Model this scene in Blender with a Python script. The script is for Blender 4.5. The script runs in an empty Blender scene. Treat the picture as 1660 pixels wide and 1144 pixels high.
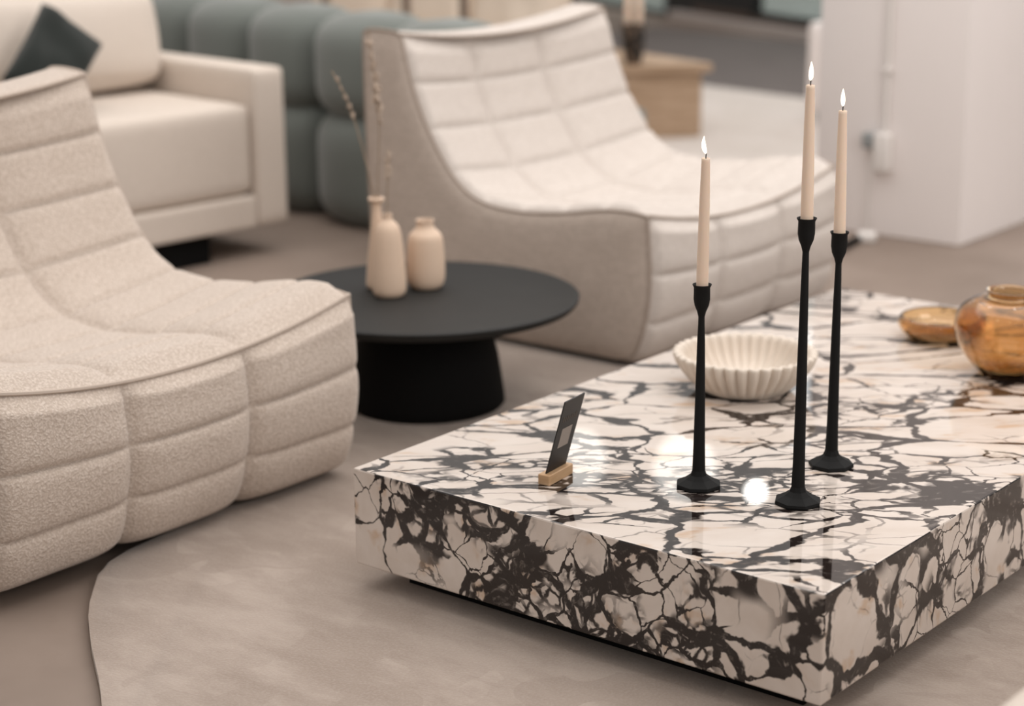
import bpy, bmesh, math, random
from mathutils import Vector, Matrix, noise as mn

C = bpy.context.scene.collection
S = bpy.context.scene
rnd = random.Random(7)
PI = math.pi

# ------------------------------------------------------------------ camera, sky, lights, exposure
cam = bpy.data.cameras.new('camera')
cam_o = bpy.data.objects.new('camera', cam)
C.objects.link(cam_o)
R_ = Vector((0.77848553, 0.62760898, -0.00820073))
U_ = Vector((-0.16037687, 0.21152913, 0.96412379))
F_ = Vector((-0.60682744, 0.74924121, -0.26532633))
M = Matrix((( R_.x, U_.x, -F_.x, 2.51113952), (R_.y, U_.y, -F_.y, -2.60008873), (R_.z, U_.z, -F_.z, 1.49200015), (0, 0, 0, 1)))
cam_o.matrix_world = M
cam.sensor_fit = 'HORIZONTAL'
cam.sensor_width = 36
cam.lens = 3129.10637 / 1660 * 36
cam.dof.use_dof = True
cam.dof.focus_distance = 3.52
cam.dof.aperture_fstop = 1.9
cam.clip_end = 100
S.camera = cam_o

w = bpy.data.worlds.new('world')
S.world = w
w.use_nodes = True
bg = w.node_tree.nodes['Background']
bg.inputs[0].default_value = (1.0, 0.945, 0.90, 1)
nt_ = w.node_tree
tc_ = nt_.nodes.new('ShaderNodeTexCoord')
sx_ = nt_.nodes.new('ShaderNodeSeparateXYZ')
mr_ = nt_.nodes.new('ShaderNodeMapRange')
nt_.links.new(tc_.outputs['Generated'], sx_.inputs[0])
nt_.links.new(sx_.outputs['Z'], mr_.inputs[0])
for k_, v_ in zip((1, 2, 3, 4), (0.0, 0.75, 0.30, 0.98)):      # dimmer towards the horizon, brighter overhead
    mr_.inputs[k_].default_value = v_
nt_.links.new(mr_.outputs[0], bg.inputs[1])


def area_light(name, loc, target, sx, sy, power, col):
    l = bpy.data.lights.new(name, 'AREA')
    l.shape = 'RECTANGLE'
    l.size, l.size_y = sx, sy
    l.energy = power
    l.color = col
    o = bpy.data.objects.new(name, l)
    C.objects.link(o)
    o.location = loc
    o.rotation_euler = (Vector(target) - Vector(loc)).to_track_quat('-Z', 'Y').to_euler()
    return o


area_light('ceiling_light', (-0.3, 3.0, 4.2), (-0.3, 2.9, 0), 6.0, 6.0, 185, (1.0, 0.97, 0.95))
fill_o = area_light('pillar_fill', (5.0, 0.6, 2.7), (-0.8, 3.7, 0.6), 2.6, 2.2, 44, (1.0, 0.96, 0.93))  # added fill lamp, aimed to brighten the pillar and the far lounge chair
fill_o.data.spread = 2.0
area_light('street_daylight', (-3.0, 12.5, 3.0), (-2.0, 4.0, 0.3), 6.0, 3.0, 120, (0.93, 0.98, 1.0))

S.view_settings.view_transform = 'Standard'
S.view_settings.look = 'None'
S.view_settings.gamma = 1
S.view_settings.use_curve_mapping = False
S.view_settings.exposure = 0.0


# ------------------------------------------------------------------ helpers
def link(name, me, parent=None):
    o = bpy.data.objects.new(name, me)
    C.objects.link(o)
    if parent is not None:
        o.parent = parent
    return o


def obj(name, bm, mat, parent=None, loc=(0, 0, 0), rotz=0, smooth=True, angle=0.6):
    bmesh.ops.recalc_face_normals(bm, faces=bm.faces)
    for f in bm.faces:
        f.smooth = smooth
    if smooth:
        for e in bm.edges:
            if len(e.link_faces) == 2 and e.calc_face_angle(0) > angle:
                e.smooth = False
    me = bpy.data.meshes.new(name)
    bm.to_mesh(me)
    bm.free()
    me.materials.append(mat)
    o = link(name, me, parent)
    o.location = loc
    o.rotation_euler = (0, 0, rotz)
    return o


def thing(name, label, cat, loc=(0, 0, 0), rotz=0, group=None):
    o = link(name, None)
    o.empty_display_size = 0.05
    o.location = loc
    o.rotation_euler = (0, 0, rotz)
    return tag(o, label, cat, group)


def tag(o, label, cat, group=None):
    o['label'] = label
    o['category'] = cat
    if group:
        o['group'] = group
    return o


def struct(o):
    o['kind'] = 'structure'
    return o


def box(bm, x0, x1, y0, y1, z0, z1, bev=0.0, seg=3):
    r = bmesh.ops.create_cube(bm, size=1)
    vs = r['verts']
    for v in vs:
        v.co = Vector(((x0 + x1) / 2 + v.co.x * (x1 - x0), (y0 + y1) / 2 + v.co.y * (y1 - y0), (z0 + z1) / 2 + v.co.z * (z1 - z0)))
    if bev > 0:
        es = list({e for v in vs for e in v.link_edges})
        bmesh.ops.bevel(bm, geom=es, offset=bev, segments=seg, profile=0.5, affect='EDGES')
    return bm


def newbox(*a, **k):
    return box(bmesh.new(), *a, **k)


def lathe(prof, n=48, bm=None, mod=None, close=True):
    """prof: list of (r, z); mod(a, r, z) -> r."""
    bm = bm or bmesh.new()
    rings = []
    for (r, z) in prof:
        if r < 1e-6:
            rings.append([bm.verts.new((0, 0, z))])
        else:
            ring = []
            for i in range(n):
                a = 2 * PI * i / n
                rr = mod(a, r, z) if mod else r
                ring.append(bm.verts.new((rr * math.cos(a), rr * math.sin(a), z)))
            rings.append(ring)
    for k in range(len(rings) - 1):
        a, b = rings[k], rings[k + 1]
        for i in range(n):
            j = (i + 1) % n
            if len(a) == 1 and len(b) == 1:
                continue
            if len(a) == 1:
                bm.faces.new((a[0], b[j], b[i]))
            elif len(b) == 1:
                bm.faces.new((a[i], a[j], b[0]))
            else:
                bm.faces.new((a[i], a[j], b[j], b[i]))
    return bm


def spline(pts, n):
    """Catmull-Rom through points, n samples evenly spaced in arc length."""
    P = [Vector(p) for p in pts]
    P = [2 * P[0] - P[1]] + P + [2 * P[-1] - P[-2]]
    out = []
    for i in range(1, len(P) - 2):
        for k in range(24):
            t = k / 24
            a, b, c, d = P[i - 1], P[i], P[i + 1], P[i + 2]
            out.append(0.5 * ((2 * b) + (c - a) * t + (2 * a - 5 * b + 4 * c - d) * t * t + (3 * b - a - 3 * c + d) * t ** 3))
    out.append(P[-2])
    L = [0]
    for i in range(1, len(out)):
        L.append(L[-1] + (out[i] - out[i - 1]).length)
    res = []
    j = 0
    for k in range(n):
        s = L[-1] * k / (n - 1)
        while j < len(L) - 2 and L[j + 1] < s:
            j += 1
        f = (s - L[j]) / max(1e-9, L[j + 1] - L[j])
        res.append(out[j].lerp(out[j + 1], min(1, max(0, f))))
    return res


def tube(bm, pts, r, n=8, caps=True):
    pts = [Vector(p) for p in pts]
    rs = r if isinstance(r, (list, tuple)) else [r] * len(pts)
    rings = []
    ref = None
    for i, p in enumerate(pts):
        t = (pts[min(i + 1, len(pts) - 1)] - pts[max(i - 1, 0)]).normalized()
        if ref is None:
            ref = t.orthogonal().normalized()
        ref = (ref - t * ref.dot(t)).normalized()
        b = t.cross(ref)
        rings.append([bm.verts.new(p + (ref * math.cos(2 * PI * k / n) + b * math.sin(2 * PI * k / n)) * rs[i]) for k in range(n)])
    for a, b in zip(rings, rings[1:]):
        for k in range(n):
            bm.faces.new((a[k], a[(k + 1) % n], b[(k + 1) % n], b[k]))
    if caps:
        bm.faces.new(rings[0][::-1])
        bm.faces.new(rings[-1])
    return bm


def prism(bm, poly, z0, z1, bev=0.0, seg=3):
    lo = [bm.verts.new((x, y, z0)) for x, y in poly]
    hi = [bm.verts.new((x, y, z1)) for x, y in poly]
    n = len(poly)
    bm.faces.new(lo[::-1])
    top = bm.faces.new(hi)
    for i in range(n):
        bm.faces.new((lo[i], lo[(i + 1) % n], hi[(i + 1) % n], hi[i]))
    if bev:
        bmesh.ops.bevel(bm, geom=list(top.edges), offset=bev, segments=seg, profile=0.5, affect='EDGES')
    return bm


def round_poly(pts, r, seg=8):
    out = []
    n = len(pts)
    for i in range(n):
        p, a, b = Vector(pts[i]), Vector(pts[i - 1]), Vector(pts[(i + 1) % n])
        u, v = (a - p).normalized(), (b - p).normalized()
        p0, p1 = p + u * r, p + v * r
        for k in range(seg + 1):
            t = k / seg
            q = p0 * (1 - t) ** 2 + p * 2 * t * (1 - t) + p1 * t * t
            out.append((q.x, q.y))
    return out


def cushion(sx, sy, sz, puff=0.35, n=22, corner=0.12, seed=0, lump=0.0, concave=0.0):
    """A soft box cushion: rounded slab, thick in the middle. Centre at the origin, thickness along z."""
    bm = bmesh.new()
    grid = {}
    for side in (1, -1):
        for i in range(n + 1):
            for j in range(n + 1):
                u, v = -1 + 2 * i / n, -1 + 2 * j / n
                edge = i in (0, n) or j in (0, n)
                if edge and side == -1:
                    grid[(side, i, j)] = grid[(1, i, j)]
                    continue
                d = max(0.0, (1 - abs(u) ** 4) * (1 - abs(v) ** 4)) ** puff
                pin = 1 - corner * (u * u * v * v)
                pin_u = 1 - corner * 0.5 * (1 - v * v) * abs(u) ** 6
                z = side * sz / 2 * d
                cx_, cy_ = 1 - concave * (1 - v * v) * u ** 4, 1 - concave * (1 - u * u) * v ** 4
                if lump:
                    z += side * lump * d * mn.noise(Vector((u * 1.6 + seed, v * 1.6, side)))
                grid[(side, i, j)] = bm.verts.new((u * sx / 2 * pin * pin_u * cx_, v * sy / 2 * pin * cy_, z))
    for side in (1, -1):
        for i in range(n):
            for j in range(n):
                q = [grid[(side, i, j)], grid[(side, i + 1, j)], grid[(side, i + 1, j + 1)], grid[(side, i, j + 1)]]
                bm.faces.new(q if side == 1 else q[::-1])
    return bm


def softbox(x0, x1, y0, y1, z0, z1, r=0.04, crown=0.0, seg=5, cuts=10):
    """An upholstered block with rounded edges and faces that swell a little."""
    bm = bmesh.new()
    bmesh.ops.create_cube(bm, size=1)
    bmesh.ops.subdivide_edges(bm, edges=list(bm.edges), cuts=cuts, use_grid_fill=True)
    sx, sy, sz = x1 - x0, y1 - y0, z1 - z0
    for v in bm.verts:
        u = v.co * 2
        # push the grid towards the edges so that the rounding has enough vertices
        u = Vector([math.copysign(1 - (1 - abs(c)) ** 1.7, c) for c in u])
        p = Vector((u.x * sx / 2, u.y * sy / 2, u.z * sz / 2))
        q = Vector((max(-sx / 2 + r, min(sx / 2 - r, p.x)), max(-sy / 2 + r, min(sy / 2 - r, p.y)), max(-sz / 2 + r, min(sz / 2 - r, p.z))))
        d = p - q
        if d.length > 1e-7:
            p = q + d.normalized() * r
        if crown:
            p.x += math.copysign(crown, u.x) * (abs(u.x) > 0.98) * (1 - u.y ** 2) * (1 - u.z ** 2)
            p.y += math.copysign(crown, u.y) * (abs(u.y) > 0.98) * (1 - u.x ** 2) * (1 - u.z ** 2)
            p.z += math.copysign(crown, u.z) * (abs(u.z) > 0.98) * (1 - u.x ** 2) * (1 - u.y ** 2)
        v.co = p + Vector(((x0 + x1) / 2, (y0 + y1) / 2, (z0 + z1) / 2))
    return bm


# ------------------------------------------------------------------ materials
class NT:
    def __init__(self, name):
        self.m = bpy.data.materials.new(name)
        self.m.use_nodes = True
        self.t = self.m.node_tree
        self.b = self.t.nodes['Principled BSDF']
        self.out = self.t.nodes['Material Output']

    def n(self, kind, **k):
        nd = self.t.nodes.new(kind)
        for a, v in k.items():
            if a.startswith('i_'):
                nd.inputs[a[2:].replace('_', ' ')].default_value = v
            else:
                setattr(nd, a, v)
        return nd

    def l(self, a, b):
        self.t.links.new(a, b)

    def math(self, op, a, b=None, c=None, clamp=False):
        nd = self.n('ShaderNodeMath', operation=op, use_clamp=clamp)
        for i, v in enumerate((a, b, c)):
            if v is None:
                continue
            if isinstance(v, (int, float)):
                nd.inputs[i].default_value = v
            else:
                self.l(v, nd.inputs[i])
        return nd.outputs[0]

    def smooth(self, x, lo, hi, a=0.0, b=1.0):
        nd = self.n('ShaderNodeMapRange', interpolation_type='SMOOTHSTEP')
        for i, v in enumerate((x, lo, hi, a, b)):
            if isinstance(v, (int, float)):
                nd.inputs[i].default_value = v
            else:
                self.l(v, nd.inputs[i])
        return nd.outputs[0]

    def mix(self, f, a, b):
        nd = self.n('ShaderNodeMix', data_type='RGBA')
        for i, v in ((0, f), (6, a), (7, b)):
            if isinstance(v, (int, float)):
                nd.inputs[i].default_value = v
            elif isinstance(v, tuple):
                nd.inputs[i].default_value = (*v[:3], 1)
            else:
                self.l(v, nd.inputs[i])
        return nd.outputs[2]

    def noise(self, co, scale, detail=3, rough=0.55, out=0):
        nd = self.n('ShaderNodeTexNoise', i_Scale=scale, i_Detail=detail, i_Roughness=rough)
        self.l(co, nd.inputs['Vector'])
        return nd.outputs[out]

    def vor(self, co, scale, feature='F1', out='Distance', rand=1.0):
        nd = self.n('ShaderNodeTexVoronoi', feature=feature, i_Scale=scale, i_Randomness=rand)
        self.l(co, nd.inputs['Vector'])
        return nd.outputs[out]

    def co(self):
        return self.n('ShaderNodeTexCoord').outputs['Object']

    def mapping(self, co, scale=(1, 1, 1), rot=(0, 0, 0), loc=(0, 0, 0)):
        nd = self.n('ShaderNodeMapping')
        nd.inputs['Scale'].default_value = scale
        nd.inputs['Rotation'].default_value = rot
        nd.inputs['Location'].default_value = loc
        self.l(co, nd.inputs['Vector'])
        return nd.outputs[0]

    def bump(self, h, strength, dist):
        nd = self.n('ShaderNodeBump')
        nd.inputs['Strength'].default_value = strength
        nd.inputs['Distance'].default_value = dist
        self.l(h, nd.inputs['Height'])
        self.l(nd.outputs[0], self.b.inputs['Normal'])

    def col(self, c):
        if isinstance(c, tuple):
            self.b.inputs['Base Color'].default_value = (*c[:3], 1)
        else:
            self.l(c, self.b.inputs['Base Color'])

    def set(self, **k):
        for a, v in k.items():
            self.b.inputs[a.replace('_', ' ')].default_value = v
        return self


def plain(name, col, rough=0.6, spec=0.5, var=0.0, scale=20, bump=0.0, bscale=150, metal=0.0, sheen=0.0):
    t = NT(name)
    t.set(Roughness=rough, Metallic=metal)
    t.b.inputs['Specular IOR Level'].default_value = spec
    if sheen:
        t.b.inputs['Sheen Weight'].default_value = sheen
        t.b.inputs['Sheen Roughness'].default_value = 0.5
    co = t.co()
    if var:
        f = t.noise(co, scale, 4)
        t.col(t.mix(f, tuple(c * (1 - var) for c in col), tuple(min(1, c * (1 + var)) for c in col)))
    else:
        t.col(col)
    if bump:
        t.bump(t.noise(co, bscale, 3), bump, 0.002)
    return t.m


def boucle(name, c0, c1):
    t = NT(name)
    t.set(Roughness=0.95)
    t.b.inputs['Specular IOR Level'].default_value = 0.12
    t.b.inputs['Sheen Weight'].default_value = 0.25
    t.b.inputs['Sheen Roughness'].default_value = 0.5
    co = t.co()
    warp = t.n('ShaderNodeVectorMath', operation='SCALE')
    t.l(t.noise(co, 60, 2, out=1), warp.inputs[0])
    warp.inputs['Scale'].default_value = 0.012
    add = t.n('ShaderNodeVectorMath', operation='ADD')
    t.l(co, add.inputs[0])
    t.l(warp.outputs[0], add.inputs[1])
    v = t.vor(add.outputs[0], 210, 'SMOOTH_F1')
    nz = t.noise(co, 260, 3)
    h = t.math('MULTIPLY_ADD', nz, 0.5, t.math('SUBTRACT', 1.0, v))
    f = t.smooth(h, 0.65, 1.15)
    t.col(t.mix(f, c0, c1))
    t.bump(h, 0.6, 0.004)
    return t.m


def linen(name, c0, c1, scale=420):
    t = NT(name)
    t.set(Roughness=0.92)
    t.b.inputs['Specular IOR Level'].default_value = 0.15
    co = t.co()
    a = t.noise(t.mapping(co, (1, 1, 0.12)), scale, 2)
    b = t.noise(t.mapping(co, (0.12, 0.12, 1)), scale, 2)
    h = t.math('MULTIPLY', t.math('ADD', a, b), 0.5)
    t.col(t.mix(t.smooth(h, 0.35, 0.65), c0, c1))
    t.bump(h, 0.3, 0.002)
    return t.m


def marble(name, stretch, tmax, zone, loc, chunks=1.0):
    t = NT(name)
    t.set(Roughness=0.02)
    t.b.inputs['Specular IOR Level'].default_value = 0.55
    co = t.mapping(t.mapping(t.co(), rot=(0, 0, -0.68)), scale=(stretch, 1, 1), loc=loc)

    def warp(src, amp, scale, detail):
        nd = t.n('ShaderNodeVectorMath', operation='SUBTRACT')
        t.l(t.noise(src, scale, detail, 0.55, out=1), nd.inputs[0])
        nd.inputs[1].default_value = (0.5, 0.5, 0.5)
        sc = t.n('ShaderNodeVectorMath', operation='SCALE')
        t.l(nd.outputs[0], sc.inputs[0])
        sc.inputs['Scale'].default_value = amp
        ad = t.n('ShaderNodeVectorMath', operation='ADD')
        t.l(src, ad.inputs[0])
        t.l(sc.outputs[0], ad.inputs[1])
        return ad.outputs[0]

    w1 = warp(co, 0.09, 5.5, 2)
    w2 = warp(w1, 0.034, 17, 3)
    w3 = warp(w2, 0.008, 80, 3)
    big = t.vor(w3, 6.2, 'DISTANCE_TO_EDGE')
    mid = t.vor(w3, 14.5, 'DISTANCE_TO_EDGE')
    fine = t.vor(w3, 36, 'DISTANCE_TO_EDGE')
    z1 = t.noise(co, 3.6, 2, 0.5)
    z2 = t.noise(t.mapping(co, loc=(5, 2, 8)), 9, 3, 0.55)
    thick = t.smooth(z2, 0.36, 0.70, 0.014, tmax)       # vein width
    v_big = t.smooth(big, t.math('MULTIPLY', thick, 0.55), t.math('MULTIPLY', thick, 0.85), 1.0, 0.0)
    zm = t.smooth(z1, zone, zone + 0.06)                       # where the stone is broken smaller
    zf = t.math('MULTIPLY', t.smooth(z1, zone + 0.10, zone + 0.16), t.smooth(z2, 0.40, 0.50))
    v_mid = t.math('MULTIPLY', t.smooth(mid, t.math('MULTIPLY', thick, 0.65), thick, 1.0, 0.0), zm)
    rnd_ = t.math('MULTIPLY', t.smooth(t.vor(w3, 14.5, 'F1'), 0.60, 0.66), t.smooth(z2, 0.44, 0.50))
    v_mid = t.math('MAXIMUM', v_mid, t.math('MULTIPLY', t.math('MULTIPLY', rnd_, zm), chunks))
    v_fine = t.math('MULTIPLY', t.smooth(fine, 0.07, 0.19, 1.0, 0.0), zf)
    hair = t.math('MULTIPLY', t.smooth(t.vor(w2, 9, 'DISTANCE_TO_EDGE'), 0.004, 0.02, 1.0, 0.0), t.smooth(z2, 0.45, 0.6, 0.0, 0.6))
    dark = t.math('MAXIMUM', t.math('MAXIMUM', v_big, v_mid), t.math('MAXIMUM', v_fine, hair))
    grain = t.noise(w2, 70, 4, 0.6)
    dark = t.math('MULTIPLY', dark, t.smooth(grain, 0.26, 0.46, 0.80, 1.0))
    cl = t.mix(t.noise(w1, 14, 4), (0.52, 0.43, 0.365), (0.725, 0.66, 0.61))
    tan = t.math('MULTIPLY', t.smooth(t.noise(w1, 17, 3), 0.56, 0.72), 0.55)
    cl = t.mix(tan, cl, (0.48, 0.29, 0.15))
    vein = t.mix(t.noise(w1, 9, 3), (0.006, 0.005, 0.006), (0.024, 0.016, 0.013))
    t.col(t.mix(dark, cl, vein))
    return t.m


def rug_mat(name, a, b, c):
    t = NT(name)
    t.set(Roughness=0.9)
    t.b.inputs['Specular IOR Level'].default_value = 0.15
    t.b.inputs['Sheen Weight'].default_value = 0.3
    co = t.co()
    big = t.noise(t.mapping(co, (1, 2.4, 1), (0, 0, 0.5)), 2.2, 4, 0.6)
    str_ = t.noise(t.mapping(co, (1, 2.2, 1), (0, 0, -0.6)), 8, 5, 0.65)
    fine = t.noise(co, 180, 3)
    f = t.smooth(t.math('ADD', t.math('MULTIPLY', big, 0.6), t.math('MULTIPLY', str_, 0.4)), 0.36, 0.64)
    c1 = t.mix(f, a, b)
    wv = t.n('ShaderNodeVectorMath', operation='ADD')
    t.l(co, wv.inputs[0])
    t.l(t.noise(co, 3, 2, out=1), wv.inputs[1])
    pc = t.n('ShaderNodeSeparateColor')
    t.l(t.vor(t.mapping(wv.outputs[0], (1, 1.7, 0.01), (0, 0, 0.5)), 3.2, 'F1', 'Color'), pc.inputs[0])
    c1 = t.mix(t.math('MULTIPLY', pc.outputs[0], 0.7), c1, a)
    t.col(t.mix(t.math('MULTIPLY', t.smooth(fine, 0.4, 0.7), 0.25), c1, c))
    t.bump(t.math('ADD', fine, t.math('MULTIPLY', str_, 1.5)), 0.35, 0.004)
    return t.m


def concrete():
    t = NT('concrete_floor')
    t.set(Roughness=0.55)
    t.b.inputs['Specular IOR Level'].default_value = 0.3
    co = t.co()
    f = t.noise(co, 0.9, 5, 0.6)
    g = t.noise(co, 14, 5, 0.65)
    c = t.mix(t.smooth(f, 0.35, 0.65), (0.20, 0.153, 0.124), (0.275, 0.216, 0.18))
    t.col(t.mix(t.math('MULTIPLY', t.smooth(g, 0.5, 0.75), 0.35), c, (0.24, 0.185, 0.15)))
    t.bump(g, 0.08, 0.003)
    return t.m


def wood(name, a, b, scale=6):
    t = NT(name)
    t.set(Roughness=0.55)
    co = t.co()
    g = t.noise(t.mapping(co, (1, 1, 9)), scale, 5, 0.6)
    t.col(t.mix(t.smooth(g, 0.35, 0.65), a, b))
    return t.m


def glass(name, col, rough=0.0):
    t = NT(name)
    t.set(Roughness=rough, IOR=1.5)
    t.b.inputs['Transmission Weight'].default_value = 1.0
    t.col(col)
    return t.m


def pane_mat(name, tint):
    t = NT(name)
    tr = t.n('ShaderNodeBsdfTransparent')
    tr.inputs[0].default_value = (*tint, 1)
    gl = t.n('ShaderNodeBsdfGlossy')
    gl.inputs['Roughness'].default_value = 0.03
    mx = t.n('ShaderNodeMixShader')
    mx.inputs[0].default_value = 0.07
    t.l(tr.outputs[0], mx.inputs[1])
    t.l(gl.outputs[0], mx.inputs[2])
    t.l(mx.outputs[0], t.out.inputs[0])
    return t.m


def glow(name, col, strength):
    t = NT(name)
    t.col((0, 0, 0))
    t.b.inputs['Emission Color'].default_value = (*col, 1)
    t.b.inputs['Emission Strength'].default_value = strength
    return t.m


m_boucle = boucle('boucle_cream', (0.505, 0.42, 0.355), (0.665, 0.575, 0.505))
m_chair2 = linen('woven_cream', (0.52, 0.465, 0.423), (0.62, 0.562, 0.518), 300)
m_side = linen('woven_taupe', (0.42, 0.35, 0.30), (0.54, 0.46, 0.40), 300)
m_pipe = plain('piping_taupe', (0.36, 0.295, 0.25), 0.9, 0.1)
m_pipe_l = plain('piping_cream', (0.50, 0.42, 0.36), 0.9, 0.1)
m_black = plain('black_lacquer', (0.005, 0.005, 0.005), 0.8, 0.1)
m_iron = plain('cast_iron_black', (0.006, 0.006, 0.006), 0.7, 0.2, bump=0.12, bscale=400)
m_ebony = plain('black_stained_wood', (0.016, 0.016, 0.0155), 0.6, 0.25, var=0.2, scale=12)
m_sofa = linen('sofa_cream', (0.60, 0.525, 0.46), (0.68, 0.60, 0.53), 500)
m_green = plain('sage_velvet', (0.150, 0.165, 0.152), 0.8, 0.2, var=0.1, scale=6, sheen=0.35)
m_dkgreen = plain('dark_green_velvet', (0.017, 0.021, 0.019), 0.85, 0.2, sheen=0.15)
m_marble = marble('breccia_marble', 0.95, 0.15, 0.42, (9.1, 3.3, 4.7))
m_marble_top = marble('breccia_marble_top', 0.50, 0.10, 0.455, (7.3, 4.1, 2.2), 0.0)
m_rug = rug_mat('pale_rug', (0.275, 0.215, 0.175), (0.415, 0.342, 0.292), (0.45, 0.38, 0.33))
m_rug2 = rug_mat('white_rug', (0.56, 0.50, 0.45), (0.66, 0.60, 0.56), (0.70, 0.65, 0.61))
m_rugedge = plain('rug_binding', (0.20, 0.155, 0.125), 0.9, 0.1)
m_floor = concrete()
m_white = plain('white_paint', (0.86, 0.805, 0.785), 0.6, 0.3, var=0.03, scale=3, bump=0.1, bscale=12)
m_plastic = plain('white_plastic', (0.70, 0.66, 0.63), 0.4, 0.5)
m_greyp = plain('grey_plastic', (0.25, 0.26, 0.26), 0.5, 0.5)
m_vase = plain('sand_ceramic', (0.66, 0.50, 0.38), 0.6, 0.4, var=0.05, scale=30)
m_wax = plain('cream_wax', (0.80, 0.63, 0.50), 0.45, 0.4)
m_wax.node_tree.nodes['Principled BSDF'].inputs['Subsurface Weight'].default_value = 0.25
m_wax.node_tree.nodes['Principled BSDF'].inputs['Subsurface Radius'].default_value = (0.012, 0.006, 0.003)
m_wick = plain('charred_wick', (0.01, 0.008, 0.007), 0.9, 0.1)
m_flame = glow('candle_flame', (1.0, 0.88, 0.70), 2.6)
m_bowl = plain('travertine_white', (0.66, 0.58, 0.50), 0.6, 0.3, var=0.06, scale=25)
m_oak = wood('oak_block', (0.44, 0.27, 0.14), (0.56, 0.37, 0.22))
m_plinthw = wood('pale_wood', (0.38, 0.26, 0.165), (0.50, 0.36, 0.25), 4)
m_card = plain('black_card', (0.012, 0.011, 0.011), 0.45, 0.4)
m_print = plain('grey_print', (0.30, 0.26, 0.23), 0.6, 0.3)
m_amber = glass('amber_glass', (0.76, 0.53, 0.29))
t_ = NT('dark_mosaic')
t_.set(Roughness=0.4)
t_.col(t_.mix(t_.smooth(t_.noise(t_.co(), 32, 2), 0.48, 0.60), (0.009, 0.007, 0.006), (0.15, 0.105, 0.075)))
m_dark = t_.m
m_brown = plain('brown_post', (0.20, 0.145, 0.11), 0.5, 0.4)
m_tan = linen('tan_linen', (0.70, 0.585, 0.48), (0.80, 0.69, 0.58), 400)
m_carpet = plain('grey_carpet', (0.155, 0.137, 0.13), 0.95, 0.1, var=0.15, scale=5, bump=0.2, bscale=120)
m_stone = plain('pale_stone', (0.38, 0.335, 0.31), 0.8, 0.2, var=0.1, scale=8)
m_pave = plain('pale_pavement', (0.62, 0.62, 0.60), 0.8, 0.2, var=0.08, scale=3)
m_frame = plain('black_frame', (0.008, 0.008, 0.008), 0.5, 0.4)
m_panel = plain('dark_brown_panel', (0.06, 0.038, 0.027), 0.5, 0.4, var=0.3, scale=3)
m_pane = pane_mat('greenish_pane', (0.66, 0.70, 0.69))
m_lamp = glow('lamp_glow', (1.0, 0.96, 0.90), 2.6)
m_bulb = glow('bulb_glow', (1.0, 0.97, 0.92), 16)
m_stem = plain('dried_stem', (0.30, 0.23, 0.17), 0.9, 0.1)
m_flower = plain('dried_flower', (0.46, 0.37, 0.30), 0.9, 0.1, var=0.4, scale=120)

# ------------------------------------------------------------------ the setting
bm = newbox(-14, 8, -8, 16, -0.1, 0.0)
struct(obj('floor', bm, m_floor, smooth=False))

# white pillar
bm = newbox(-1.125, -0.525, 3.72, 4.75, 0, 3.4, bev=0.006, seg=2)
struct(obj('wall_right', bm, m_white))

# storefront at the far end: local x runs along it, local y is its depth
WB = Matrix.Translation((-4.466, 9.331, 0)) @ Matrix.Rotation(math.radians(-24.5), 4, 'Z')


def on_front(o):
    o.matrix_world = WB
    return struct(o)


def window(name, x0, x1, z0, z1, fr=0.05):
    bm = bmesh.new()
    for (a, b, c, d) in ((x0, x1, z0, z0 + fr), (x0, x1, z1 - fr, z1), (x0, x0 + fr, z0 + fr, z1 - fr), (x1 - fr, x1, z0 + fr, z1 - fr)):
        box(bm, a, b, 0.0, 0.08, c, d)
    f = on_front(obj(name, bm, m_frame, smooth=False))
    obj('pane', newbox(x0 + fr, x1 - fr, 0.035, 0.045, z0 + fr, z1 - fr), m_pane, f, smooth=False)


on_front(obj('trim_1', newbox(-1.72, 1.6, -0.10, -0.001, 0, 0.068, bev=0.008), m_stone, smooth=False))
window('window_1', -3.6, -1.90, 0.0, 2.6, 0.03)
window('window_2', -0.70, 1.2, 0.105, 2.6, 0.03)
d = on_front(obj('door_1', newbox(-1.90, -0.70, 0.0, 0.08, 0.0, 2.6), m_frame, smooth=False))
obj('kick_plate', newbox(-1.48, -0.72, -0.015, 0.0, 0.072, 0.125), m_panel, d, smooth=False)
on_front(obj('trim_2', newbox(-0.70, 1.2, 0.0, 0.08, 0.0, 0.104), m_panel, smooth=False))

o = obj('pavement', newbox(-8, 6, 0.09, 7, 0.0, 0.02), m_pave, smooth=False)
on_front(o)

# grey carpet and pale rug in the background
ang = math.radians(-10.5)
bm = newbox(-3.2, 3.2, 0, 2.15, 0, 0.008)
o = tag(obj('carpet', bm, m_carpet, loc=(-3.0, 6.70, 0), rotz=ang, smooth=False), 'flat dark grey carpet in front of the far storefront', 'carpet')
bm = newbox(-2.4, 1.6, -2.0, 0.0, 0, 0.010)
o = tag(obj('rug', bm, m_rug2, loc=(-2.4, 6.58, 0), rotz=ang, smooth=False), 'off-white rug in the background beside the pale wooden block table', 'rug')

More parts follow.
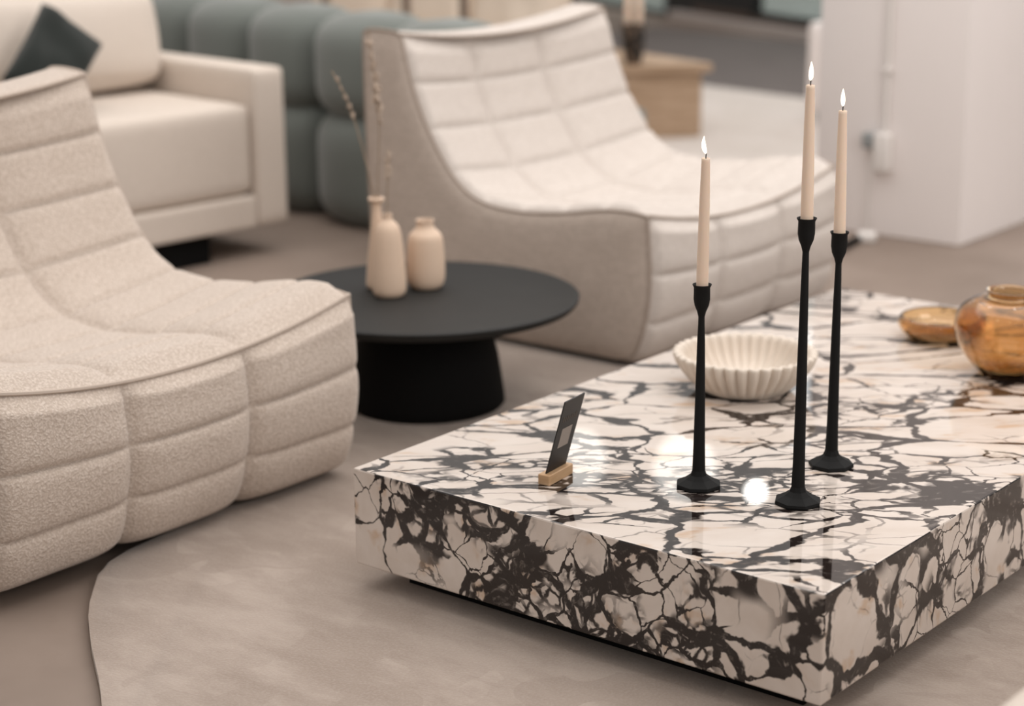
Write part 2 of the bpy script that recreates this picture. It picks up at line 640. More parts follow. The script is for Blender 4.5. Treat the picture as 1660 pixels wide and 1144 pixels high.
# near rug: an organic pebble outline
ctl = [(-0.303, -0.431), (-0.394, -0.346), (-0.509, -0.203), (-0.535, 0.0), (-0.62, 0.3), (-0.95, 0.62), (-1.15, 1.0), (-1.12, 1.5), (-0.75, 1.85), (-0.1, 1.98), (0.6, 1.95),
       (1.35, 1.75), (1.85, 1.1), (1.95, 0.2), (1.7, -0.7), (1.1, -1.15), (0.5, -1.05), (0.025, -0.668), (-0.183, -0.521)]
poly = spline([(x, y, 0) for x, y in ctl + ctl[:1]], 140)[:-1]
t = thing('rug', 'large pale beige rug with a rounded outline under the marble coffee table', 'rug', (0.6, 0.4, 0))
loc = [(p.x - 0.6, p.y - 0.4) for p in poly]
obj('pile', prism(bmesh.new(), loc, 0.004, 0.022, 0.008), m_rug, t, angle=1.2)
obj('backing', prism(bmesh.new(), [(x * 1.0012, y * 1.0012) for x, y in loc], 0.0, 0.006), m_rugedge, t, smooth=False)

# ------------------------------------------------------------------ marble coffee table
RZ = 0.022
TW, TD = 1.058, 1.906
t = thing('coffee_table', 'low block coffee table in black-veined white marble on a black plinth', 'table', (0, 0, RZ))
bm = newbox(0, TW, 0, TD, 0.07 - RZ, 0.27 - RZ, bev=0.0035, seg=2)
mb = obj('marble_block', bm, m_marble, t, smooth=False)
mb.data.materials.append(m_marble_top)
for f in mb.data.polygons:
    f.material_index = 1 if f.normal.z > 0.9 else 0
obj('plinth', newbox(0.075, TW - 0.075, 0.075, TD - 0.075, 0, 0.07 - RZ), m_black, t, smooth=False)
ZT = 0.27


# ------------------------------------------------------------------ lounge chairs
CW = 1.0
TOP = [(0.0, 0.458), (0.06, 0.463), (0.15, 0.458), (0.30, 0.432), (0.45, 0.419), (0.57, 0.428), (0.65, 0.460), (0.715, 0.520), (0.775, 0.605), (0.825, 0.700), (0.862, 0.800), (0.885, 0.892)]
FRONT = [(0.100, 0.040), (0.052, 0.055), (0.018, 0.115), (-0.004, 0.210), (-0.010, 0.300), (-0.004, 0.390), (0.0, 0.458)]
DIP = 0.060


def dome(f, p):
    return max(0.0, 1 - abs(2 * f - 1) ** p)


def quilt(prof, rows, dipw, amp, sgn, nt=96, per=16, seams=None):
    """A quilted sheet along a side profile (b, z); three columns across the chair's width.
    Local axes: x = -b (front is +x), y across, z up."""
    n = rows * per + 1
    pts = spline([(b, z, 0) for b, z in prof], n)
    bm = bmesh.new()
    g = []
    for i, p in enumerate(pts):
        q = pts[min(i + 1, n - 1)] - pts[max(i - 1, 0)]
        q.normalize()
        nx, nz = sgn * q.y, -sgn * q.x      # normal in the (b, z) plane
        s = i / (n - 1)
        fr = s * rows - math.floor(min(s * rows, rows - 1e-6))
        if seams:
            k_ = max(k for k in range(rows) if s >= seams[k] - 1e-9)
            fr = (s - seams[k_]) / (seams[k_ + 1] - seams[k_])
        row = []
        for j in range(nt + 1):
            t_ = -1 + 2 * j / nt
            c = (t_ + 1) / 2 * 3
            ci = min(2, int(c))
            fc = c - ci
            du = dome(fc, 4)
            if ci == 0 and fc < 0.5:
                du = dome(fc, 7) ** 0.6
            if ci == 2 and fc > 0.5:
                du = dome(fc, 7) ** 0.6
            dv = dome(fr, 4)
            k = du ** 0.55 * (0.55 + 0.45 * math.sqrt(dv))
            seamv = math.exp(-((0.5 - abs(fr - 0.5)) / 0.03) ** 2) * (0.25 + 0.75 * math.sqrt(du)) * (i not in (0, n - 1))
            h = amp * k - amp * 0.16 * seamv
            h *= min(1.0, i / (12 if rows == 3 else 6)) * min(1.0, (n - 1 - i) / 6)
            if t_ in (-1, 1):
                h = 0
            wd = dipw(s)
            d = (1 - t_ * t_) * DIP
            b = p.x + nx * h - nx * d * wd[0]
            z = p.y + nz * h - nz * d * wd[0] - d * wd[1]
            b += mn.noise(Vector((t_ * 3 + rows, s * 4, 1.3))) * 0.003
            row.append(bm.verts.new((-b, t_ * CW / 2, z)))
        g.append(row)
    for i in range(n - 1):
        for j in range(nt):
            bm.faces.new((g[i][j], g[i][j + 1], g[i + 1][j + 1], g[i + 1][j]))
    return bm


def make_chair(cover, side, pipe, on_rug):
    t = thing('lounge_chair', '', 'armchair')
    # seat and back in one quilted sheet, then the quilted front
    obj('quilted_seat', quilt(TOP, 8, lambda s: (min(1, s * 6) * (1 if s < 0.8 else 1 - (s - 0.8) * 2.2), max(0, 1 - s * 6) + max(0, s - 0.8) * 3.2), 0.028, -1), cover, t, angle=3)
    obj('quilted_front', quilt(FRONT, 3, lambda s: (0, max(0, (s - 0.35) / 0.65) ** 1.3), 0.033, -1, per=24, seams=[0, 0.36, 0.655, 1.0]), cover, t, angle=3)
    # back panel with the strip over the top
    bm = bmesh.new()
    nt = 40
    prof = [(0.885, 0.892), (0.90, 0.899), (0.96, 0.904), (1.012, 0.902), (1.028, 0.894), (1.036, 0.875), (1.036, 0.70), (1.03, 0.45), (1.015, 0.2), (0.99, 0.035)]
    P = spline([(b, z, 0) for b, z in prof], 60)
    rows = []
    for p in P:
        k = max(0, min(1, (p.y - 0.55) / 0.34))
        rows.append([bm.verts.new((-p.x, y_ * CW / 2, p.y - DIP * 0.64 * (1 - y_ * y_) * k)) for y_ in [-1 + 2 * j / nt for j in range(nt + 1)]])
    for a, b in zip(rows, rows[1:]):
        for j in range(nt):
            bm.faces.new((a[j], a[j + 1], b[j + 1], b[j]))
    obj('back_panel', bm, cover, t, angle=3)
    # sides: swelling panels filled across the profile
    out = [(p.x, p.y) for p in spline([(b, z, 0) for b, z in FRONT], 30)][:-1] + [(p.x, p.y) for p in spline([(b, z, 0) for b, z in TOP], 60)][:-1] + [(p.x, p.y) for p in P]
    for s in (-1, 1):
        bm = bmesh.new()
        cx = [(0.30, 0.235), (0.55, 0.22), (0.80, 0.25), (0.93, 0.55)]
        ring = [bm.verts.new((-b, s * CW / 2, z)) for b, z in out]
        prev = ring
        for k, (fct, off) in enumerate(((0.93, 0.008), (0.8, 0.013), (0.55, 0.017))):
            cur = []
            for b, z in out:
                tgt = min(cx, key=lambda q: (q[0] - b) ** 2 + (q[1] - z) ** 2)
                # a smooth skeleton point: weighted mean of the skeleton
                ws = [1 / (((q[0] - b) ** 2 + (q[1] - z) ** 2) + 0.01) ** 2 for q in cx]
                sb = sum(q[0] * w_ for q, w_ in zip(cx, ws)) / sum(ws)
                sz = sum(q[1] * w_ for q, w_ in zip(cx, ws)) / sum(ws)
                cur.append(bm.verts.new((-(sb + (b - sb) * fct), s * (CW / 2 + off), sz + (z - sz) * fct)))
            for i in range(len(out)):
                j = (i + 1) % len(out)
                bm.faces.new((prev[i], prev[j], cur[j], cur[i]))
            prev = cur
        es = [e for e in bm.edges if len(e.link_faces) == 1 and e.verts[0] in set(prev) and e.verts[1] in set(prev)]
        bmesh.ops.triangle_fill(bm, edges=es, use_beauty=True)
        sp = obj('side_panel', bm, side, t, angle=3)
        bm = bmesh.new()
        edge = [(-b, s * (CW / 2 + 0.001), z) for b, z in out[2:-2]]
        tube(bm, edge, 0.0045, 6)
        obj('piping', bm, pipe, sp)
    # piping across the front edge and across the top of the back
    bm = bmesh.new()
    tube(bm, [(0.003, y_ * CW / 2, 0.460 - DIP * (1 - y_ * y_)) for y_ in [-1 + i / 20 for i in range(41)]], 0.0045, 6)
    obj('piping', bm, pipe, t)
    bm = bmesh.new()
    tube(bm, [(-0.884, y_ * CW / 2, 0.895 - DIP * 0.64 * (1 - y_ * y_)) for y_ in [-1 + i / 20 for i in range(41)]], 0.0045, 6)
    obj('piping', bm, pipe, t)
    bm = newbox(-0.985, -0.10, -CW / 2 + 0.012, CW / 2 - 0.012, 0.034, 0.05)
    obj('underside', bm, m_black, t, smooth=False)
    for sx in (-0.18, -0.92):
        for sy in (-1, 1):
            zf = 0.0225 if (sx, sy) in on_rug else 0.0
            bm = lathe([(0, zf), (0.022, zf), (0.024, 0.04), (0, 0.04)], 16)
            for v in bm.verts:
                v.co += Vector((sx, sy * 0.40, 0))
            obj('foot', bm, m_black, t)
    return t


ch = make_chair(m_boucle, m_boucle, m_pipe_l, [(-0.18, 1)])
ch.location = (-0.462, -0.018, 0)
ch['label'] = 'cream boucle quilted lounge chair at left, nearest the camera'
ch['group'] = 'quilted lounge chairs'
ch2 = make_chair(m_chair2, m_side, m_pipe, [(-0.18, -1)])
ch2.location = (-0.432, 2.125, 0)
ch2['label'] = 'cream quilted lounge chair behind the round black table, its taupe side showing'
ch2['group'] = 'quilted lounge chairs'

# ------------------------------------------------------------------ round black side table
t = thing('side_table', 'round black side table with a tapered drum base between the lounge chairs', 'table', (-0.727, 1.04, RZ))
zt = 0.311 - RZ
bm = lathe([(0, zt - 0.028), (0.375, zt - 0.028), (0.392, zt - 0.022), (0.400, zt - 0.012), (0.402, zt - 0.003), (0.398, zt), (0.390, zt - 0.001), (0.384, zt - 0.004), (0, zt - 0.004)], 128)
obj('table_top', bm, m_ebony, t, angle=0.9)
bm = lathe([(0, 0), (0.200, 0), (0.206, 0.006), (0.204, 0.03), (0.190, 0.13), (0.172, 0.20), (0.155, zt - 0.028), (0, zt - 0.028)], 96)
obj('base', bm, m_black, t, angle=0.9)


# ------------------------------------------------------------------ vases on the round table
def bottle(prof, thick=0.004, n=48):
    inner = [(max(0.002, r - thick), z) for r, z in prof if z > 0.006][::-1]
    inner[-1] = (inner[-1][0], 0.008)
    return lathe([(0, 0)] + prof + inner + [(0, 0.008)], n)


def vase(label, loc, prof):
    bm = bottle([(p.x, p.y) for p in spline([(r, z, 0) for r, z in prof], 50)])
    return tag(obj('vase', bm, m_vase, loc=loc, angle=1.3), label, 'vase', 'sand-coloured vases on the round table')


ZV = 0.3075
vase('tall tapered sand-coloured bottle vase, front of the three on the round black table', (-0.805, 0.991, ZV),
     [(0.034, 0.0), (0.042, 0.010), (0.0445, 0.030), (0.043, 0.070), (0.037, 0.140), (0.031, 0.175), (0.022, 0.191), (0.013, 0.200), (0.011, 0.208), (0.012, 0.216)])
vase('squat sand-coloured vase with a short wide neck, rightmost on the round black table', (-0.789, 1.117, ZV),
     [(0.036, 0.0), (0.045, 0.010), (0.050, 0.030), (0.0505, 0.065), (0.047, 0.120), (0.042, 0.142), (0.030, 0.155), (0.0235, 0.163), (0.022, 0.172), (0.024, 0.182)])
vase('slender sand-coloured bottle with a flared lip, half hidden behind the tall vase', (-0.883, 1.033, ZV),
     [(0.024, 0.0), (0.031, 0.008), (0.031, 0.03), (0.026, 0.08), (0.019, 0.14), (0.014, 0.19), (0.012, 0.215), (0.013, 0.228), (0.021, 0.236), (0.022, 0.241), (0.018, 0.244)])


def dried(label, base, pts, tufts, seed):
    r2 = random.Random(seed)
    t = thing('dried_stem', label, 'dried flower', base, 0, 'dried stems')
    P = spline(pts, 24)
    obj('stem', tube(bmesh.new(), P, 0.0018, 6), m_stem, t)
    for (a, b, rad) in tufts:
        bm = bmesh.new()
        for k in range(26):
            f = a + (b - a) * r2.random()
            p = P[int(f * 23)] + Vector((r2.gauss(0, rad * 0.45), r2.gauss(0, rad * 0.45), 0))
            mt = Matrix.Translation(p) @ Matrix.Rotation(r2.gauss(0, 0.35), 4, 'X') @ Matrix.Rotation(r2.gauss(0, 0.35), 4, 'Y') @ Matrix.Diagonal((0.5, 0.5, 1.8, 1))
            bmesh.ops.create_icosphere(bm, subdivisions=1, radius=rad * (0.6 + 0.6 * r2.random()), matrix=mt)
        obj('flower_head', bm, m_flower, t)
    return t


dried('tall dried grass stem standing nearly upright in the slender flared bottle', (-0.883, 1.033, ZV + 0.012),
      [(0, 0, 0), (0.002, 0, 0.15), (0.004, 0.004, 0.28), (0.010, 0.008, 0.42), (0.002, 0.002, 0.56), (-0.006, -0.004, 0.66)], [(0.68, 0.84, 0.009), (0.84, 1.0, 0.008)], 3)
dried('short dried stem with a pale bud standing in the tall tapered vase', (-0.805, 0.991, ZV + 0.012),
      [(0, 0, 0), (-0.002, 0, 0.15), (0.000, 0.001, 0.25), (0.004, 0.006, 0.37)], [(0.84, 1.0, 0.008)], 5)
dried('dried stem in the slender bottle bending left over the sage sofa', (-0.886, 1.030, ZV + 0.012),
      [(0, 0, 0), (-0.001, 0, 0.15), (-0.003, -0.002, 0.24), (-0.030, -0.022, 0.40), (-0.055, -0.042, 0.50), (-0.082, -0.060, 0.56)], [(0.78, 1.0, 0.005)], 8)

# ------------------------------------------------------------------ things on the marble table
OCT = 8


def candlestick(label, x, y, h):
    t = thing('candlestick', label, 'candlestick', (x, y, ZT), rnd.random() * 0.6, 'black iron candlesticks')
    k = 1.0
    bm = lathe([(0, 0), (0.043, 0), (0.0445, 0.003), (0.0435, 0.008), (0.026, 0.0165), (0.016, 0.024), (0.0125, 0.034), (0, 0.034)], OCT)
    obj('foot', bm, m_iron, t, smooth=False)
    prof = [(0, 0.034), (0.0125, 0.034), (0.0112, 0.08), (0.0095, h * 0.45), (0.0075, h * 0.72), (0.0062, h - 0.075), (0.0060, h - 0.062), (0, h - 0.062)]
    obj('stem', lathe(prof, 12), m_iron, t, angle=0.9)
    prof = [(0, h - 0.062), (0.0060, h - 0.062), (0.0085, h - 0.052), (0.0135, h - 0.040), (0.0155, h - 0.028), (0.0152, h - 0.006), (0.0180, h - 0.001), (0.0178, h), (0.0150, h - 0.0015), (0.0118, h - 0.006), (0.0118, h - 0.026), (0, h - 0.026)]
    obj('cup', lathe(prof, 24), m_iron, t, angle=0.9)
    return t


def candle(label, x, y, z, h, tilt, flame_lean):
    t = thing('candle', label, 'candle', (x, y, z - 0.0258), 0, 'lit taper candles')
    t.rotation_euler = tilt
    h += 0.0258
    prof = [(0, 0), (0.0112, 0), (0.0114, 0.004), (0.0110, h * 0.3), (0.0096, h * 0.7), (0.0078, h - 0.006), (0.0080, h - 0.001), (0.0066, h), (0.0045, h - 0.003), (0, h - 0.0035)]
    wx = obj('wax', lathe(prof, 24), m_wax, t, angle=1.0)
    P = spline([(0, 0, h - 0.006), (0.0002, 0, h + 0.004), (0.001, 0, h + 0.010)], 8)
    obj('wick', tube(bmesh.new(), P, 0.0010, 6), m_wick, wx)
    prof = [(0, 0), (0.0024, 0.0025), (0.0038, 0.007), (0.0042, 0.012), (0.0037, 0.019), (0.0024, 0.026), (0.0010, 0.0315), (0, 0.034)]
    bm = lathe([(p.x, p.y) for p in spline([(r, z_, 0) for r, z_ in prof], 20)], 16)
    for v in bm.verts:
        k = max(0, v.co.z / 0.034)
        v.co.x += flame_lean[0] * k * (1.4 - k)
        v.co.y += flame_lean[1] * k * (1.4 - k)
    obj('flame', bm, m_flame, t, (0, 0, h + 0.0070))
    return t


sticks = [(0.599, 0.321, 0.395, 'short black iron candlestick, leftmost of the three on the marble table', 'lit cream taper candle in the leftmost, shortest candlestick', (0.010, 0.018, 0), (-0.008, -0.006), 0.236),
          (0.796, 0.355, 0.538, 'tallest black iron candlestick, middle of the three on the marble table', 'lit cream taper candle in the tallest, middle candlestick', (0.0, -0.006, 0), (0.0015, 0.001), 0.236),
          (0.738, 0.579, 0.468, 'medium black iron candlestick, rightmost of the three on the marble table', 'lit cream taper candle in the rightmost candlestick before the white pillar', (0.0, -0.012, 0), (-0.0005, 0.0), 0.230)]
for x, y, h, l1, l2, tl, fl, chh in sticks:
    candlestick(l1, x, y, h)
    candle(l2, x, y, ZT + h, chh, tl, fl)

# scalloped bowl
NF = 36


def scal(amp):
    def f(a, r, z):
        k = max(0, min(1, (z - 0.004) / 0.02))
        return r + amp * k * (r / 0.15) * (abs(math.cos(a * NF / 2)) * 2 - 1)
    return f


prof_out = [(0.084, 0.0), (0.096, 0.003), (0.112, 0.018), (0.132, 0.042), (0.147, 0.064), (0.155, 0.085)]
prof_in = [(0.142, 0.086), (0.131, 0.062), (0.114, 0.040), (0.088, 0.022), (0.050, 0.014), (0, 0.013)]
po = [(p.x, p.y) for p in spline([(r, z, 0) for r, z in prof_out], 16)]
pi_ = [(p.x, p.y) for p in spline([(r, z, 0) for r, z in prof_in], 18)]
bm = lathe([(0, 0)] + po + [(0.153, 0.0885), (0.146, 0.0885)] + pi_[:-1] + [(0, 0.013)], NF * 10, mod=scal(0.0062))
tag(obj('bowl', bm, m_bowl, loc=(0.318, 0.928, ZT), angle=1.4), 'white scalloped stone bowl on the marble table behind the candlesticks', 'bowl')


# amber glass
def shell(prof, thick, floor_t, n=64):
    P = [(p.x, p.y) for p in spline([(r, z, 0) for r, z in prof], 40)]
    inner = [(max(0.001, r - thick), z) for r, z in P if z > floor_t * 1.3][::-1]
    return lathe([(0, 0)] + P + inner + [(inner[-1][0] * 0.6, floor_t), (0, floor_t)], n)


bm = shell([(0.050, 0.0), (0.066, 0.008), (0.096, 0.042), (0.117, 0.082), (0.122, 0.115), (0.112, 0.148), (0.085, 0.170), (0.056, 0.178), (0.050, 0.184), (0.055, 0.194)], 0.005, 0.013)
tag(obj('vase', bm, m_amber, loc=(0.722, 1.400, ZT), angle=1.5), 'round amber glass vase with an open neck at the right edge of the marble table', 'vase')
bm = shell([(0.062, 0.0), (0.078, 0.006), (0.097, 0.022), (0.104, 0.038), (0.101, 0.050), (0.097, 0.055)], 0.0045, 0.010)
tag(obj('dish', bm, m_amber, loc=(0.462, 1.590, ZT), angle=1.5), 'low amber glass dish on the marble table behind the amber vase', 'dish')

# price card in a wooden block
t = thing('card_holder', 'small slotted oak block holding the black card on the marble table', 'card holder', (0.357, 0.190, ZT), 0.12)
bm = bmesh.new()
box(bm, -0.013, 0.013, -0.045, 0.045, 0.0, 0.021, bev=0.0015, seg=1)
obj('block', bm, m_oak, t, smooth=False)
card = thing('sign_card', 'black display card leaning back in the oak block on the marble table', 'card', (0.357, 0.190, ZT + 0.0213), 0.12)
lean = math.radians(16)
rot = Matrix.Rotation(lean, 4, 'Y')


def cardbox(y0, y1, z0, z1, x0, x1):
    bm = newbox(x0, x1, y0, y1, z0, z1)
    bmesh.ops.transform(bm, matrix=rot, verts=bm.verts)
    return bm


obj('card', cardbox(-0.037, 0.037, 0.0, 0.155, -0.0012, 0.0012), m_card, card, smooth=False)
bm = cardbox(-0.019, 0.019, 0.050, 0.092, 0.0012, 0.0016)
obj('print', bm, m_print, card, smooth=False)
m_print2 = plain('faint_print', (0.075, 0.06, 0.05), 0.6, 0.3)
bm = bmesh.new()
for k in range(7):
    y0 = -0.0265 + k * 0.0077
    b2 = box(bm, 0.0012, 0.0015, y0, y0 + 0.0050, 0.108, 0.120 - 0.003 * (k % 2))
bmesh.ops.transform(bm, matrix=rot, verts=bm.verts)
obj('print', bm, m_print2, card, smooth=False)

# ------------------------------------------------------------------ cream sofa
SR = math.radians(-5.5)
t = thing('sofa', 'cream upholstered sofa with square arm behind the near lounge chair', 'sofa', (-2.424, 2.224, 0), SR)
L = -2.1
obj('base_frame', softbox(-0.98, -0.004, L + 0.139, -0.139, 0.105, 0.222, 0.012), m_sofa, t, angle=1.2)
obj('arm', softbox(-0.99, 0.0, -0.138, 0.0, 0.105, 0.665, 0.018), m_sofa, t, angle=1.2)
obj('arm', softbox(-0.99, 0.0, L, L + 0.138, 0.105, 0.665, 0.018), m_sofa, t, angle=1.2)
obj('seat_cushion', softbox(-0.86, -0.012, L + 0.140, -0.142, 0.224, 0.548, 0.035, 0.006), m_sofa, t, angle=1.2)
obj('back_rest', softbox(-1.0, -0.80, L + 0.005, -0.005, 0.30, 0.70, 0.03), m_sofa, t, angle=1.2)
for k, (y0, y1) in enumerate(((-1.04, -0.141), (-1.955, -1.05))):
    bm = softbox(-0.12, 0.12, y0, y1, 0.0, 0.33, 0.055, 0.03)
    bmesh.ops.transform(bm, matrix=Matrix.Translation((-0.595, -0.02, 0.570)) @ Matrix.Rotation(math.radians(-9), 4, 'Y') @ Matrix.Rotation(math.radians(-1.5), 4, 'X'), verts=bm.verts)
    obj('back_cushion', bm, m_sofa, t, angle=2)
for y0, y1 in ((-0.64, -0.33), (L + 0.3, L + 0.62)):
    for x0, x1 in ((-0.16, -0.04), (-0.94, -0.82)):
        obj('leg', newbox(x0, x1, y0, y1, 0, 0.105), m_black, t, smooth=False)

bm = cushion(0.375, 0.245, 0.12, 0.45, corner=0.0, seed=4, lump=0.02, concave=0.05)
o = tag(obj('throw_pillow', bm, m_dkgreen, angle=2), 'dark green velvet throw pillow leaning against the cream sofa back', 'pillow')
o.matrix_world = Matrix.Translation((-2.782, 1.500, 0.727)) @ Matrix.Rotation(-0.054, 4, 'Z') @ Matrix.Rotation(1.021, 4, 'Y') @ Matrix.Rotation(-0.81, 4, 'Z')

# ------------------------------------------------------------------ sage channel-tufted sofa
t = thing('sofa', 'sage green velvet sofa with fat channel-tufted rolls behind the cream sofa', 'sofa', (-2.50, 2.67, 0), math.radians(-10))
step = 0.45


def roll(x0, x1, z0, z1, depth, r):
    bm = softbox(x0 + 0.004, x1 - 0.004, 0, depth, z0, z1, r, 0.0, cuts=12)
    xm, zm = (x0 + x1) / 2, (z0 + z1) / 2
    for v in bm.verts:
        k = (1 - ((v.co.x - xm) / (x1 - x0) * 2) ** 2)
        j = (1 - abs((v.co.z - zm) / (z1 - z0) * 2) ** 4)
        v.co.y -= 0.075 * k * (0.35 + 0.65 * j) * (v.co.y < depth / 2)
        v.co.z += 0.03 * k * (v.co.z - zm) / (z1 - z0) * 2
    return bm


obj('body', softbox(-2.50, 0.62, 0.16, 0.95, 0.03, 0.44, 0.05), m_green, t, angle=1.2)
xs = 0.62
while xs > -2.4:
    obj('back_roll', roll(xs - step, xs, 0.425, 0.775, 0.30, 0.10), m_green, t, angle=2)
    obj('base_roll', roll(xs - step, xs, 0.02, 0.415, 0.26, 0.09), m_green, t, angle=2)
    xs -= step

# ------------------------------------------------------------------ far cream sofa with brown posts
t = thing('sofa', 'tan cushioned sofa with slim brown posts behind the sage sofa', 'sofa', (-3.06, 4.12, 0), math.radians(-12))
obj('base', softbox(-2.05, 0.0, 0.0, 0.68, 0.08, 0.30, 0.02), m_tan, t, angle=1.2)
obj('seat_cushion', softbox(-2.02, -0.03, 0.02, 0.62, 0.305, 0.44, 0.04, 0.01), m_tan, t, angle=1.2)
for k, (x0, x1) in enumerate(((-2.0, -1.30), (-1.28, -0.62), (-0.60, -0.02))):
    bm = cushion(x1 - x0, 0.48, 0.22, 0.3, corner=0.05, seed=k, lump=0.02)
    bmesh.ops.transform(bm, matrix=Matrix.Translation(((x0 + x1) / 2, 0.47, 0.69)) @ Matrix.Rotation(math.radians(76), 4, 'X'), verts=bm.verts)
    obj('back_cushion', bm, m_tan, t, angle=2)
for xp in (-2.03, -1.25, -0.57, -0.13):
    obj('post', newbox(xp - 0.016, xp + 0.016, -0.045, -0.013, 0, 0.95, bev=0.003), m_brown, t, smooth=False)
obj('rail', newbox(-2.046, -0.114, -0.04, -0.015, 0.9505, 0.985, bev=0.003), m_brown, t, smooth=False)

# ------------------------------------------------------------------ pale wooden block table with dark holder
P0 = Vector((-2.56, 5.25))
a_ = Vector((-0.72, -0.69)).normalized()
b_ = Vector((-0.93, 0.30)).normalized()
pl = [P0, P0 + b_ * 0.80, P0 + b_ * 0.80 + a_ * 0.60, P0 + a_ * 0.60]
t = thing('block_table', 'pale wooden block table with an overhanging top in the background', 'table', (-2.56, 5.25, 0.0105))
cen = (pl[0] + pl[1] + pl[2] + pl[3]) / 4
loc = [p - P0 for p in pl]
cl = cen - P0
inn = [cl + (p - cl) * 0.93 for p in loc]
obj('body', prism(bmesh.new(), round_poly(inn, 0.10), 0.0, 0.315), m_plinthw, t, angle=1.0)
obj('table_top', prism(bmesh.new(), round_poly(loc, 0.07), 0.3155, 0.352, 0.006), m_plinthw, t, angle=1.0)
hx, hy = -2.905, 5.035
bm = lathe([(0, 0), (0.038, 0), (0.043, 0.02), (0.055, 0.10), (0.059, 0.17), (0.056, 0.195), (0.051, 0.196), (0.051, 0.16), (0, 0.16)], 32)
tag(obj('candle_holder', bm, m_dark, loc=(hx, hy, 0.3625), angle=1.2), 'dark brown mosaic candle holder on the pale wooden block table', 'candle holder')
for k, (dx, dy) in enumerate(((-0.020, -0.016), (0.020, 0.016))):
    bm = lathe([(0, 0), (0.0170, 0), (0.0170, 0.30), (0.014, 0.303), (0, 0.304)], 20)
    tag(obj('candle', bm, m_wax, loc=(hx + dx, hy + dy, 0.3625 + 0.1605), angle=1.0),
        ('left' if k == 0 else 'right') + ' of two thick cream candles in the dark mosaic holder', 'candle', 'thick cream candles')

# ------------------------------------------------------------------ around the pillar
t = thing('radiator', 'narrow white panel radiator in the gap left of the white pillar', 'radiator', (-2.44, 5.95, 0.0105), math.radians(-10))
obj('panel', softbox(-0.055, 0.30, 0.0, 0.10, 0.05, 0.50, 0.03), m_white, t, angle=1.2)
for k in range(3):
    obj('fin', newbox(0.0 + k * 0.09, 0.03 + k * 0.09, -0.012, 0.0, 0.08, 0.46, bev=0.004), m_white, t)
for xk in (0.0, 0.24):
    obj('foot', newbox(xk, xk + 0.025, 0.03, 0.07, 0.0, 0.05), m_greyp, t, smooth=False)

t = thing('power_socket', 'white surface-mounted socket box with conduit on the white pillar', 'socket', (-0.838, 3.72, 0.31))
sb = obj('box', newbox(-0.028, 0.034, -0.045, 0.0, -0.065, 0.075, bev=0.006), m_plastic, t)
cd = obj('conduit', tube(bmesh.new(), [(0.004, -0.012, 0.075), (0.004, -0.012, 2.9)], 0.010, 10), m_plastic, t)
for z_ in (0.295, 1.1):
    obj('clip', newbox(-0.012, 0.020, -0.026, -0.001, z_, z_ + 0.018, bev=0.002), m_plastic, cd)
t = thing('power_cable', 'grey plug and cable hanging at the left of the pillar socket', 'cable', (-0.838, 3.72, 0.31))
obj('plug', newbox(-0.078, -0.030, -0.042, -0.004, 0.015, 0.072, bev=0.008), m_greyp, t)
P = spline([(-0.040, -0.02, 0.02), (-0.040, -0.024, -0.04), (-0.040, -0.03, -0.085), (-0.046, -0.02, -0.11), (-0.052, -0.014, -0.17), (-0.050, -0.014, -0.302)], 40)
obj('cord', tube(bmesh.new(), P, 0.005, 8), m_plastic, t)
tag(obj('power_adapter', newbox(-0.035, 0.035, -0.03, 0.03, 0, 0.035, bev=0.008), m_plastic, loc=(-0.835, 3.60, 0), rotz=0.4), 'small white power adapter on the floor below the pillar socket', 'adapter')
P = spline([(-0.846, 3.555, 0.014), (-0.83, 3.45, 0.014), (-0.81, 3.33, 0.014), (-0.79, 3.19, 0.014), (-0.76, 3.02, 0.014)], 30)
tag(obj('floor_cable', tube(bmesh.new(), P, 0.013, 8), m_black), 'thick dark cable on the concrete floor between pillar and far lounge chair', 'cable')

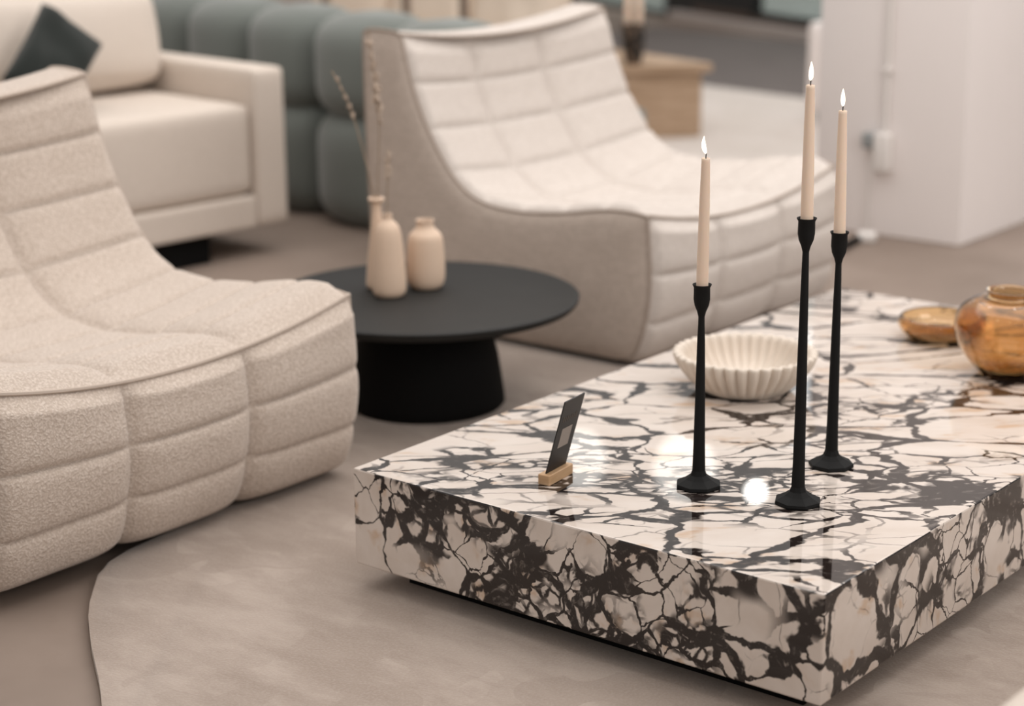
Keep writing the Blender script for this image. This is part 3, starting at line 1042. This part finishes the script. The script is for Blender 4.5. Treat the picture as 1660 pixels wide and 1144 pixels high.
# ------------------------------------------------------------------ ottoman at the lower right corner
t = thing('ottoman', 'smooth cream ottoman just entering the lower right corner', 'ottoman', (1.95, 0.05, 0))
obj('cushion', softbox(-0.39, 0.39, -0.62, 0.62, 0.10, 0.40, 0.03, 0.006), m_sofa, t, angle=1.2)
obj('plinth', newbox(-0.34, 0.34, -0.56, 0.56, 0.022, 0.0995), m_black, t, smooth=False)


# ------------------------------------------------------------------ hanging lamps further back (seen as reflections in the marble)
def pendant(label, loc, kind, r):
    t = thing('pendant_lamp', label, 'lamp', loc, 0, 'pendant lamps')
    if kind == 'globe':
        bm = bmesh.new()
        bmesh.ops.create_uvsphere(bm, u_segments=32, v_segments=16, radius=r)
        obj('bulb', bm, m_bulb, t)
        top = r
    else:
        prof = [(0, -r * 1.2), (r * 0.55, -r * 1.15), (r * 0.95, -r * 0.5), (r, 0.1 * r), (r * 0.7, r * 0.7), (r * 0.25, r * 0.95), (0, r)]
        obj('shade', lathe([(p.x, p.y) for p in spline([(a, b, 0) for a, b in prof], 30)], 32), m_lamp, t)
        top = r
    obj('cord', tube(bmesh.new(), [(0, 0, top * 0.99), (0, 0, 4.2 - loc[2])], 0.004, 6), m_black, t)


m_spot = glow('spot_glow', (1.0, 0.96, 0.9), 140)
for k in range(10):
    t = thing('spot_lamp', 'small black ceiling spot lamp, one of a row out of view', 'lamp', (-2.2 + (k % 5) * 1.25, -0.6 + (k // 5) * 3.4, 3.2), 0, 'ceiling spot lamps')
    obj('housing', lathe([(0, 0.16), (0.045, 0.16), (0.045, 0.0), (0.038, 0.0), (0.038, 0.02), (0, 0.02)], 20), m_black, t, angle=1)
    obj('lens', lathe([(0, 0.012), (0.035, 0.012), (0.035, 0.0195), (0, 0.0195)], 20), m_spot, t, angle=1)


def refl(px, dx, dist):
    h, d = px, dx
    return tuple(h[i] + d[i] * dist for i in range(3))


pendant('bare round bulb lamp hanging in the background', refl((0.702, 0.36, 0.27), (-0.5215, 0.8533, 0.3522), 6.0), 'globe', 0.05)
pendant('white paper shade lamp hanging left of the bare bulb', refl((0.53, 0.37, 0.27), (-0.5533, 0.833, 0.3420), 6.0), 'shade', 0.16)
pendant('white paper shade lamp hanging furthest left', refl((0.336, 0.295, 0.27), (-0.6006, 0.7996, 0.3375), 6.2), 'shade', 0.14)
